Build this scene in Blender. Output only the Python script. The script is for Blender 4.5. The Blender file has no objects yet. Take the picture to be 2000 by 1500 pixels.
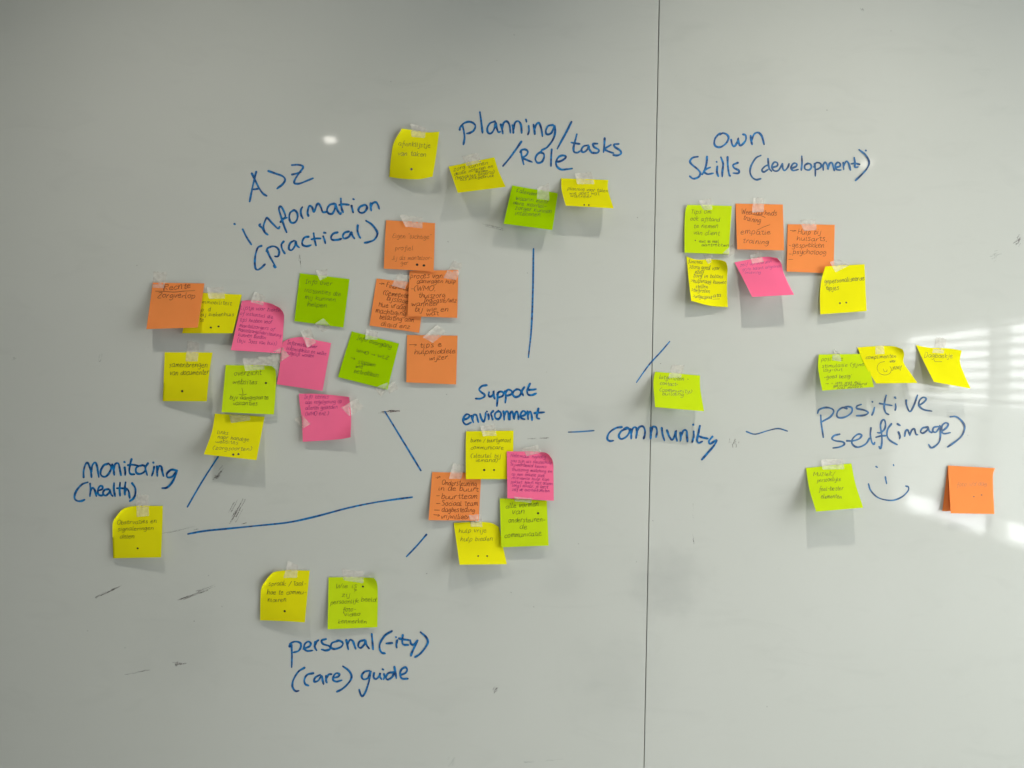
import bpy, math, random
import numpy as np
from mathutils import Matrix, Vector
random.seed(7); rng = np.random.default_rng(7)

# ---------------------------------------------------------------- camera, world, lamps, exposure
D = 1.2            # camera to board, metres
S = 0.0008         # metres on the board per photo pixel
CZ = 1.5
PHI = math.atan2(30, 1500)      # the phone was held about one degree off level
CP, SP = math.cos(PHI), math.sin(PHI)
sc = bpy.context.scene
cam_d = bpy.data.cameras.new('camera'); cam = bpy.data.objects.new('camera', cam_d)
sc.collection.objects.link(cam)
cam_d.sensor_width = 36; cam_d.lens = 36 * D / (2000 * S); cam_d.clip_end = 100; cam_d.clip_start = 0.05
cam.matrix_world = Matrix(((CP, -SP, 0, 0), (0, 0, -1, -D), (SP, CP, 0, CZ), (0, 0, 0, 1)))
sc.camera = cam
sc.view_settings.view_transform = 'Standard'; sc.view_settings.look = 'None'
sc.view_settings.exposure = 0.05; sc.view_settings.gamma = 1.0

w = bpy.data.worlds.new('World'); sc.world = w; w.use_nodes = True
bg = w.node_tree.nodes['Background']
bg.inputs[0].default_value = (0.97, 1.0, 0.93, 1); bg.inputs[1].default_value = 0.05

def area(name, loc, target, sx, sy, power, col, shape='RECTANGLE'):
    l = bpy.data.lights.new(name, 'AREA'); l.shape = shape; l.size = sx
    if shape != 'DISK': l.size_y = sy
    l.energy = power; l.color = col
    o = bpy.data.objects.new(name, l); sc.collection.objects.link(o)
    o.location = loc
    d = Vector(target) - Vector(loc)
    o.rotation_euler = d.to_track_quat('-Z', 'Y').to_euler()
    return o
# daylight through the window in the right-hand wall, behind its blind
WX = 1.8; WY0, WY1 = -2.40, -0.40; WZ0, WZ1 = -0.54, 0.27
area('window_daylight', (WX + 0.06, (WY0 + WY1) / 2, CZ + (WZ0 + WZ1) / 2), (WX - 1, (WY0 + WY1) / 2, CZ + (WZ0 + WZ1) / 2), WY1 - WY0, WZ1 - WZ0, 88, (0.97, 0.99, 1.0))
# added fill lamps: one low in front of the board, one high right
area('added_low_fill', (0.3, -1.2, CZ - 1.75), (0.3, -1.2, CZ), 1.7, 1.5, 20, (0.97, 0.985, 0.97))
area('added_upper_right_fill', (2.0, -0.95, CZ + 0.85), (0.9, 0, CZ + 0.3), 0.7, 0.9, 18, (0.97, 0.99, 1.0))
# ceiling downlights
def down(x, d, z, p, r=0.05, spread=180, ry=None):
    o = area('ceiling_downlight', (x, -d, CZ + z), (x * 0.9, -d * 0.3, CZ + z - 1.2), r, ry or r, p, (1.0, 0.95, 0.86), 'ELLIPSE' if ry else 'DISK'); o.data.spread = math.radians(spread)
down(0.46, 0.66, 0.98, 2.1, 0.05, 95)
down(-0.54, 0.66, 0.98, 1.5, 0.05, 95)
def mirror_lamp(px, py, k, p, r):     # lamp whose mirror image in the board stands at that spot
    u, v = (px - 1000) * S * (1 + k), (750 - py) * S * (1 + k)
    down(u * CP - v * SP, D * k, u * SP + v * CP, p, r, 180, r * .5)
mirror_lamp(645, 273, 1.15, 0.07, 0.046)
mirror_lamp(1692, 320, 1.45, 0.05, 0.05)

# ---------------------------------------------------------------- mapping from photo plane to the room
def P3(px, py, h=0.0):
    f = (D - h) / D
    u = (np.asarray(px, float) - 1000) * S * f; v = (750 - np.asarray(py, float)) * S * f
    return np.stack([u * CP - v * SP, -np.asarray(h, float) + 0 * u, u * SP + v * CP + CZ], -1)

# ---------------------------------------------------------------- materials
def mat(name):
    m = bpy.data.materials.new(name); m.use_nodes = True
    nt = m.node_tree; nt.nodes.clear()
    out = nt.nodes.new('ShaderNodeOutputMaterial')
    return m, nt, out
def N(nt, t, **kw):
    n = nt.nodes.new(t)
    for k, v in kw.items():
        if k in n.inputs: n.inputs[k].default_value = v
        else: setattr(n, k, v)
    return n
def c4(c): return (c[0], c[1], c[2], 1)
def ramp(nt, src, p0, p1, c0, c1):
    r = nt.nodes.new('ShaderNodeValToRGB'); nt.links.new(src, r.inputs[0])
    e = r.color_ramp.elements
    e[0].position = p0; e[1].position = p1; e[0].color = c4(c0); e[1].color = c4(c1)
    return r

def board_material():
    m, nt, out = mat('whiteboard_enamel'); L = nt.links.new
    geo = N(nt, 'ShaderNodeNewGeometry')
    n1 = N(nt, 'ShaderNodeTexNoise'); n1.inputs['Scale'].default_value = 2.2; n1.inputs['Detail'].default_value = 5
    L(geo.outputs['Position'], n1.inputs['Vector'])
    base = ramp(nt, n1.outputs[0], 0.3, 0.7, (0.484, 0.502, 0.455), (0.510, 0.527, 0.482))
    # wiped-off ink haze in broad strokes
    mp = N(nt, 'ShaderNodeMapping'); mp.inputs['Scale'].default_value = (5, 5, 16); mp.inputs['Rotation'].default_value = (0, 0.5, 0)
    L(geo.outputs['Position'], mp.inputs['Vector'])
    n2 = N(nt, 'ShaderNodeTexNoise'); n2.inputs['Scale'].default_value = 1.6; n2.inputs['Detail'].default_value = 7; n2.inputs['Distortion'].default_value = 1.2
    L(mp.outputs[0], n2.inputs['Vector'])
    haze = ramp(nt, n2.outputs[0], 0.56, 0.78, (1, 1, 1), (0.955, 0.955, 0.955))
    mx = N(nt, 'ShaderNodeMixRGB', blend_type='MULTIPLY'); mx.inputs[0].default_value = 1
    L(base.outputs[0], mx.inputs[1]); L(haze.outputs[0], mx.inputs[2])
    # fine dirt specks
    n3 = N(nt, 'ShaderNodeTexNoise'); n3.inputs['Scale'].default_value = 120; n3.inputs['Detail'].default_value = 2
    L(geo.outputs['Position'], n3.inputs['Vector'])
    sp = ramp(nt, n3.outputs[0], 0.76, 0.82, (1, 1, 1), (0.8, 0.8, 0.8))
    mx2 = N(nt, 'ShaderNodeMixRGB', blend_type='MULTIPLY'); mx2.inputs[0].default_value = 0.6
    L(mx.outputs[0], mx2.inputs[1]); L(sp.outputs[0], mx2.inputs[2])
    last = mx2
    # grey rubbed patches with a place of their own
    for (px, py, r, amt) in ((1305, 1140, 0.085, 0.13), (1150, 835, 0.05, 0.06), (1100, 1130, 0.05, 0.05), (640, 1190, 0.10, 0.045),
                             (1200, 1330, 0.12, 0.05), (360, 1260, 0.12, 0.045), (1450, 230, 0.13, 0.05), (780, 385, 0.06, 0.05), (915, 1150, 0.06, 0.05)):
        c = P3(px, py)
        vm = N(nt, 'ShaderNodeVectorMath', operation='DISTANCE'); vm.inputs[1].default_value = tuple(c)
        nd = N(nt, 'ShaderNodeVectorMath', operation='MULTIPLY_ADD')
        nn = N(nt, 'ShaderNodeTexNoise'); nn.inputs['Scale'].default_value = 26; nn.inputs['Detail'].default_value = 6
        L(geo.outputs['Position'], nn.inputs['Vector'])
        L(nn.outputs['Color'], nd.inputs[0]); nd.inputs[1].default_value = (r * 1.1,) * 3
        L(geo.outputs['Position'], nd.inputs[2])
        off = N(nt, 'ShaderNodeVectorMath', operation='SUBTRACT'); off.inputs[1].default_value = (r * .55,) * 3
        L(nd.outputs[0], off.inputs[0]); L(off.outputs[0], vm.inputs[0])
        rp = ramp(nt, vm.outputs['Value'], 0.0, 1.0, (1 - amt, 1 - amt, 1 - amt * .95), (1, 1, 1))
        rp.color_ramp.elements[1].position = min(1, r)
        rp.color_ramp.interpolation = 'EASE'
        mm = N(nt, 'ShaderNodeMixRGB', blend_type='MULTIPLY'); mm.inputs[0].default_value = 1
        L(last.outputs[0], mm.inputs[1]); L(rp.outputs[0], mm.inputs[2]); last = mm
    b = N(nt, 'ShaderNodeBsdfPrincipled')
    L(last.outputs[0], b.inputs['Base Color'])
    b.inputs['IOR'].default_value = 1.36
    rr = ramp(nt, n2.outputs[0], 0.3, 0.8, (0.042,) * 3, (0.06,) * 3)
    L(rr.outputs[0], b.inputs['Roughness'])
    nb = N(nt, 'ShaderNodeTexNoise'); nb.inputs['Scale'].default_value = 1.0; nb.inputs['Detail'].default_value = 2
    mb = N(nt, 'ShaderNodeMapping'); mb.inputs['Scale'].default_value = (20, 20, 60)
    L(geo.outputs['Position'], mb.inputs['Vector']); L(mb.outputs[0], nb.inputs['Vector'])
    bp = N(nt, 'ShaderNodeBump'); bp.inputs['Strength'].default_value = 0.35; bp.inputs['Distance'].default_value = 0.00008
    L(nb.outputs[0], bp.inputs['Height']); L(bp.outputs[0], b.inputs['Normal'])
    L(b.outputs[0], out.inputs[0])
    return m

def paper_material(name, col, trans=0.22):
    m, nt, out = mat(name); L = nt.links.new
    tc = N(nt, 'ShaderNodeTexCoord')
    n = N(nt, 'ShaderNodeTexNoise'); n.inputs['Scale'].default_value = 30; n.inputs['Detail'].default_value = 4
    L(tc.outputs['Object'], n.inputs['Vector'])
    r = ramp(nt, n.outputs[0], 0.3, 0.7, [c * .955 for c in col], col)
    d = N(nt, 'ShaderNodeBsdfDiffuse'); t = N(nt, 'ShaderNodeBsdfTranslucent')
    fib = N(nt, 'ShaderNodeTexNoise'); fib.inputs['Scale'].default_value = 900; fib.inputs['Detail'].default_value = 3
    L(tc.outputs['Object'], fib.inputs['Vector'])
    bp = N(nt, 'ShaderNodeBump'); bp.inputs['Strength'].default_value = 0.12; bp.inputs['Distance'].default_value = 0.0002
    L(fib.outputs[0], bp.inputs['Height']); L(bp.outputs[0], d.inputs['Normal'])
    L(r.outputs[0], d.inputs[0]); L(r.outputs[0], t.inputs[0])
    mx = N(nt, 'ShaderNodeMixShader'); mx.inputs[0].default_value = trans
    L(d.outputs[0], mx.inputs[1]); L(t.outputs[0], mx.inputs[2]); L(mx.outputs[0], out.inputs[0])
    return m

def ink_material(name, c0, c1, scale=60, lo=.35, hi=.65, rough=.45, alpha=None):
    m, nt, out = mat(name); L = nt.links.new
    geo = N(nt, 'ShaderNodeNewGeometry')
    n = N(nt, 'ShaderNodeTexNoise'); n.inputs['Scale'].default_value = scale; n.inputs['Detail'].default_value = 3
    L(geo.outputs['Position'], n.inputs['Vector'])
    r = ramp(nt, n.outputs[0], lo, hi, c0, c1)
    b = N(nt, 'ShaderNodeBsdfPrincipled'); b.inputs['Roughness'].default_value = rough
    L(r.outputs[0], b.inputs['Base Color'])
    if alpha:
        n2 = N(nt, 'ShaderNodeTexNoise'); n2.inputs['Scale'].default_value = 700; n2.inputs['Detail'].default_value = 4
        L(geo.outputs['Position'], n2.inputs['Vector'])
        ra = ramp(nt, n2.outputs[0], 0.35, 0.6, (alpha[0],) * 3, (alpha[1],) * 3)
        L(ra.outputs[0], b.inputs['Alpha'])
    L(b.outputs[0], out.inputs[0])
    return m

def tape_material():
    m, nt, out = mat('matte_clear_tape'); L = nt.links.new
    geo = N(nt, 'ShaderNodeNewGeometry')
    n = N(nt, 'ShaderNodeTexNoise'); n.inputs['Scale'].default_value = 140; n.inputs['Detail'].default_value = 4
    L(geo.outputs['Position'], n.inputs['Vector'])
    fac = ramp(nt, n.outputs[0], 0.35, 0.7, (0.38,) * 3, (0.55,) * 3)
    b = N(nt, 'ShaderNodeBsdfPrincipled'); b.inputs['Base Color'].default_value = (0.88, 0.84, 0.76, 1); b.inputs['Roughness'].default_value = 0.38
    t = N(nt, 'ShaderNodeBsdfTranslucent'); t.inputs[0].default_value = (0.85, 0.82, 0.75, 1)
    m1 = N(nt, 'ShaderNodeMixShader'); m1.inputs[0].default_value = 0.3
    L(b.outputs[0], m1.inputs[1]); L(t.outputs[0], m1.inputs[2])
    tr = N(nt, 'ShaderNodeBsdfTransparent')
    m2 = N(nt, 'ShaderNodeMixShader'); L(fac.outputs[0], m2.inputs[0])
    L(tr.outputs[0], m2.inputs[1]); L(m1.outputs[0], m2.inputs[2]); L(m2.outputs[0], out.inputs[0])
    return m

def plain(name, col, rough=.5):
    m, nt, out = mat(name)
    geo = N(nt, 'ShaderNodeNewGeometry')
    n = N(nt, 'ShaderNodeTexNoise'); n.inputs['Scale'].default_value = 12
    nt.links.new(geo.outputs['Position'], n.inputs['Vector'])
    r = ramp(nt, n.outputs[0], .3, .7, [c * .93 for c in col], col)
    b = N(nt, 'ShaderNodeBsdfPrincipled'); b.inputs['Roughness'].default_value = rough
    nt.links.new(r.outputs[0], b.inputs['Base Color']); nt.links.new(b.outputs[0], out.inputs[0])
    return m

BOARD = board_material()
PAPER = {'yellow': paper_material('yellow_note_paper', (0.87, 0.83, 0.010)),
         'green': paper_material('green_note_paper', (0.40, 0.655, 0.002)),
         'lime': paper_material('lime_note_paper', (0.62, 0.80, 0.014)),
         'orange': paper_material('orange_note_paper', (0.93, 0.315, 0.088)),
         'pink': paper_material('pink_note_paper', (1.0, 0.19, 0.36))}
PEN = {'yellow': ink_material('pen_on_yellow', (0.07, 0.075, 0.01), (0.16, 0.15, 0.015)),
       'green': ink_material('pen_on_green', (0.03, 0.07, 0.005), (0.08, 0.14, 0.006)),
       'lime': ink_material('pen_on_lime', (0.05, 0.09, 0.008), (0.12, 0.17, 0.01)),
       'orange': ink_material('pen_on_orange', (0.12, 0.022, 0.008), (0.25, 0.055, 0.015)),
       'pink': ink_material('pen_on_pink', (0.26, 0.015, 0.14), (0.48, 0.04, 0.22)),
       'faint': ink_material('pencil_on_orange', (0.52, 0.18, 0.06), (0.72, 0.25, 0.08)),
       'thin': ink_material('thin_pen_on_orange', (0.28, 0.075, 0.02), (0.42, 0.12, 0.035))}
DOT = ink_material('felt_dot_ink', (0.008, 0.010, 0.008), (0.02, 0.02, 0.012))
MARKER = ink_material('blue_marker_ink', (0.0, 0.028, 0.13), (0.0, 0.19, 0.48), 170)
MARKER2 = ink_material('drying_blue_marker_ink', (0.006, 0.038, 0.11), (0.03, 0.16, 0.36), 90)
SMUDGE = ink_material('dried_marker_residue', (0.07, 0.05, 0.05), (0.19, 0.14, 0.14), 200, alpha=(0.03, 0.5))
FAINT = ink_material('wiped_marker_trace', (0.2, 0.19, 0.19), (0.35, 0.34, 0.33), 200, alpha=(0.0, 0.25))
TAPE = tape_material()

# ---------------------------------------------------------------- objects
def link(name, verts, faces, material, parent=None, smooth=False):
    me = bpy.data.meshes.new(name); me.from_pydata([tuple(map(float, v)) for v in verts], [], faces); me.update()
    if smooth: me.polygons.foreach_set('use_smooth', [True] * len(me.polygons))
    me.materials.append(material)
    o = bpy.data.objects.new(name, me); sc.collection.objects.link(o)
    if parent is not None:
        o.parent = parent; o.matrix_parent_inverse = parent.matrix_basis.inverted()
    return o
def empty(name, loc):
    o = bpy.data.objects.new(name, None); o.empty_display_size = .02; sc.collection.objects.link(o)
    o.location = tuple(map(float, loc)); return o
def tag(o, label=None, cat=None, group=None, kind=None):
    if label: o['label'] = label
    if cat: o['category'] = cat
    if group: o['group'] = group
    if kind: o['kind'] = kind
    return o
def box(x0, x1, y0, y1, z0, z1, bev=0.0):
    """box whose front (y0) rim is chamfered by bev"""
    v = [(x0, y1, z0), (x1, y1, z0), (x1, y1, z1), (x0, y1, z1),
         (x0, y0 + bev, z0), (x1, y0 + bev, z0), (x1, y0 + bev, z1), (x0, y0 + bev, z1)]
    f = [(0, 1, 2, 3), (0, 4, 5, 1), (1, 5, 6, 2), (2, 6, 7, 3), (3, 7, 4, 0)]
    if bev:
        b = bev
        v += [(x0 + b, y0, z0 + b), (x1 - b, y0, z0 + b), (x1 - b, y0, z1 - b), (x0 + b, y0, z1 - b)]
        f += [(4, 8, 9, 5), (5, 9, 10, 6), (6, 10, 11, 7), (7, 11, 8, 4), (8, 11, 10, 9)]
    else: f += [(4, 7, 6, 5)]
    return v, [tuple(reversed(q)) for q in f]

# setting: wall, the two board panels
v, f = box(-2.6, 2.6, 0.022, 0.05, CZ - 1.6, CZ + 1.4)
tag(link('wall', v, f, plain('wall_paint', (0.30, 0.30, 0.29), .9)), kind='structure')
SEAM = float(P3(1272.6, 750)[0])
wb = empty('whiteboard', (SEAM, 0.02, CZ - 1.0))
tag(wb, 'large glossy whiteboard wall of two panels with blue marker headings and stuck notes', 'whiteboard')
G = 0.00055
v, f = box(-1.9, SEAM - G, 0.0, 0.02, CZ - 1.0, CZ + 1.0, 0.0006); p1 = link('board_panel', v, f, BOARD, wb)
v, f = box(SEAM + G, 1.9, 0.0, 0.02, CZ - 1.0, CZ + 1.0, 0.0006); p2 = link('board_panel', v, f, BOARD, wb)
p1['label'] = 'wide left panel of the whiteboard'; p2['label'] = 'right panel of the whiteboard beyond the thin dark seam'

# window wall on the right, seen only as a reflection
WM = plain('window_frame_paint', (0.55, 0.55, 0.53)); BM = plain('blind_slat_paint', (0.48, 0.48, 0.47))
BT, nt_, out_ = mat('thin_blind_slat'); t_ = N(nt_, 'ShaderNodeBsdfTranslucent'); t_.inputs[0].default_value = (0.8, 0.82, 0.8, 1)
d_ = N(nt_, 'ShaderNodeBsdfDiffuse'); d_.inputs[0].default_value = (0.6, 0.6, 0.58, 1); m_ = N(nt_, 'ShaderNodeMixShader'); m_.inputs[0].default_value = 0.33
nt_.links.new(t_.outputs[0], m_.inputs[2]); nt_.links.new(d_.outputs[0], m_.inputs[1]); nt_.links.new(m_.outputs[0], out_.inputs[0])
YM = (WY0 + WY1) / 2
win = empty('window', (WX, YM, CZ + WZ0)); tag(win, 'wide window with a lowered blind in the wall on the right', 'window')
for (y0, y1, z0, z1) in ((WY0 - .07, WY1 + .07, WZ0 - .07, WZ0), (WY0 - .07, WY1 + .07, WZ1, WZ1 + .07), (WY0 - .07, WY0, WZ0, WZ1), (WY1, WY1 + .07, WZ0, WZ1), (-1.69, -1.65, WZ0, WZ1)):
    v, f = box(WX - 0.01, WX + 0.05, y0, y1, CZ + z0, CZ + z1); link('frame_bar', v, f, WM, win)
bl = empty('venetian_blind', (WX - .03, YM, CZ + WZ1)); tag(bl, 'white venetian blind hanging almost to the sill of the window on the right', 'blind')
z = WZ1 - .02; meshes = {}
while z > -0.455:
    kind = 'open' if z > -0.04 else 'shut'
    if kind not in meshes:
        a, hw = (0.55, 0.0175) if kind == 'open' else (1.42, 0.0215)
        dx, dz = hw * math.cos(a), hw * math.sin(a); L2 = (WY1 - WY0) / 2 - .02
        v = [(-dx, -L2, -dz), (-dx, L2, -dz), (0, L2, 0.002), (0, -L2, 0.002), (dx, L2, dz), (dx, -L2, dz)]
        o = link('slat', v, [(0, 1, 2, 3), (3, 2, 4, 5)], BM if kind == 'open' else BT); meshes[kind] = o
    else:
        o = meshes[kind].copy(); sc.collection.objects.link(o)
    o.parent = bl; o.location = (0, 0, z - WZ1)
    z -= 0.040

# ---------------------------------------------------------------- strokes
def smooth(pts, n=4):
    p = np.array(pts, float)
    if len(p) < 3: 
        t = np.linspace(0, 1, n + 1)[:, None]; return p[0] * (1 - t) + p[-1] * t if len(p) == 2 else p
    q = np.vstack([2 * p[0] - p[1], p, 2 * p[-1] - p[-2]]); out = []
    for i in range(1, len(q) - 2):
        a, b, c, d = q[i - 1:i + 3]
        for k in range(n):
            t = k / n
            out.append(.5 * ((2 * b) + (-a + c) * t + (2 * a - 5 * b + 4 * c - d) * t * t + (-a + 3 * b - 3 * c + d) * t ** 3))
    out.append(p[-1]); return np.array(out)
def ribbons(strokes, width, caps=True, vary=0.12, n=4):
    """flat strokes in the photo plane -> verts (px,py,order), faces"""
    V, F, order = [], [], 0
    for st in strokes:
        p = smooth(st, n)
        if len(p) == 1: p = np.array([p[0], p[0] + (.6, .4)])
        keep = [0] + [i for i in range(1, len(p)) if np.hypot(*(p[i] - p[i - 1])) > 1e-3]
        p = p[keep]
        if len(p) < 2: continue
        tg = np.gradient(p, axis=0); tg /= np.maximum(np.hypot(tg[:, 0], tg[:, 1]), 1e-6)[:, None]
        nm = np.stack([-tg[:, 1], tg[:, 0]], 1)
        m = len(p); ph = random.uniform(0, 6)
        wd = width / 2 * (1 + vary * np.sin(np.arange(m) * .45 + ph) + vary * .5 * np.sin(np.arange(m) * 1.1 + ph))
        wd[-1] *= .8
        b = len(V)
        for i in range(m):
            order += 1
            V.append((*(p[i] + nm[i] * wd[i]), order)); V.append((*(p[i] - nm[i] * wd[i]), order))
        for i in range(m - 1):
            F.append((b + 2 * i, b + 2 * i + 1, b + 2 * i + 3, b + 2 * i + 2))
        if caps:
            for (i, s) in ((0, -1), (m - 1, 1)):
                c0 = len(V); K = 5
                for k in range(1, K):
                    a = math.pi * k / K
                    V.append((*(p[i] + nm[i] * wd[i] * math.cos(a) + s * tg[i] * wd[i] * math.sin(a)), order))
                ring = [b + 2 * i] + list(range(c0, c0 + K - 1)) + [b + 2 * i + 1]
                if s > 0: ring.reverse()
                F.append(tuple(ring))
    return np.array(V), F
def parse(s, x0, y0, sc_):
    out = []
    for st in s.split(';'):
        st = st.strip()
        if st: out.append([(x0 + float(a.split(',')[0]) / sc_, y0 + float(a.split(',')[1]) / sc_) for a in st.split()])
    return out
def face_front(verts, faces):
    # make every face look towards the viewer (-y)
    res = []
    for q in faces:
        a = np.array([verts[i] for i in q]); n = np.zeros(3)
        for i in range(len(a)): n += np.cross(a[i], a[(i + 1) % len(a)])
        res.append(tuple(q) if n[1] < 0 else tuple(reversed(q)))
    return res
def on_board(name, label, strokes, width, material=None, base=0.00012, **kw):
    V, F = ribbons(strokes, width, **kw)
    pts = P3(V[:, 0], V[:, 1], base + V[:, 2] * 1.5e-6)
    o = link(name, pts, face_front(pts, F), material or MARKER, wb); o['label'] = label
    return o

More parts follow.
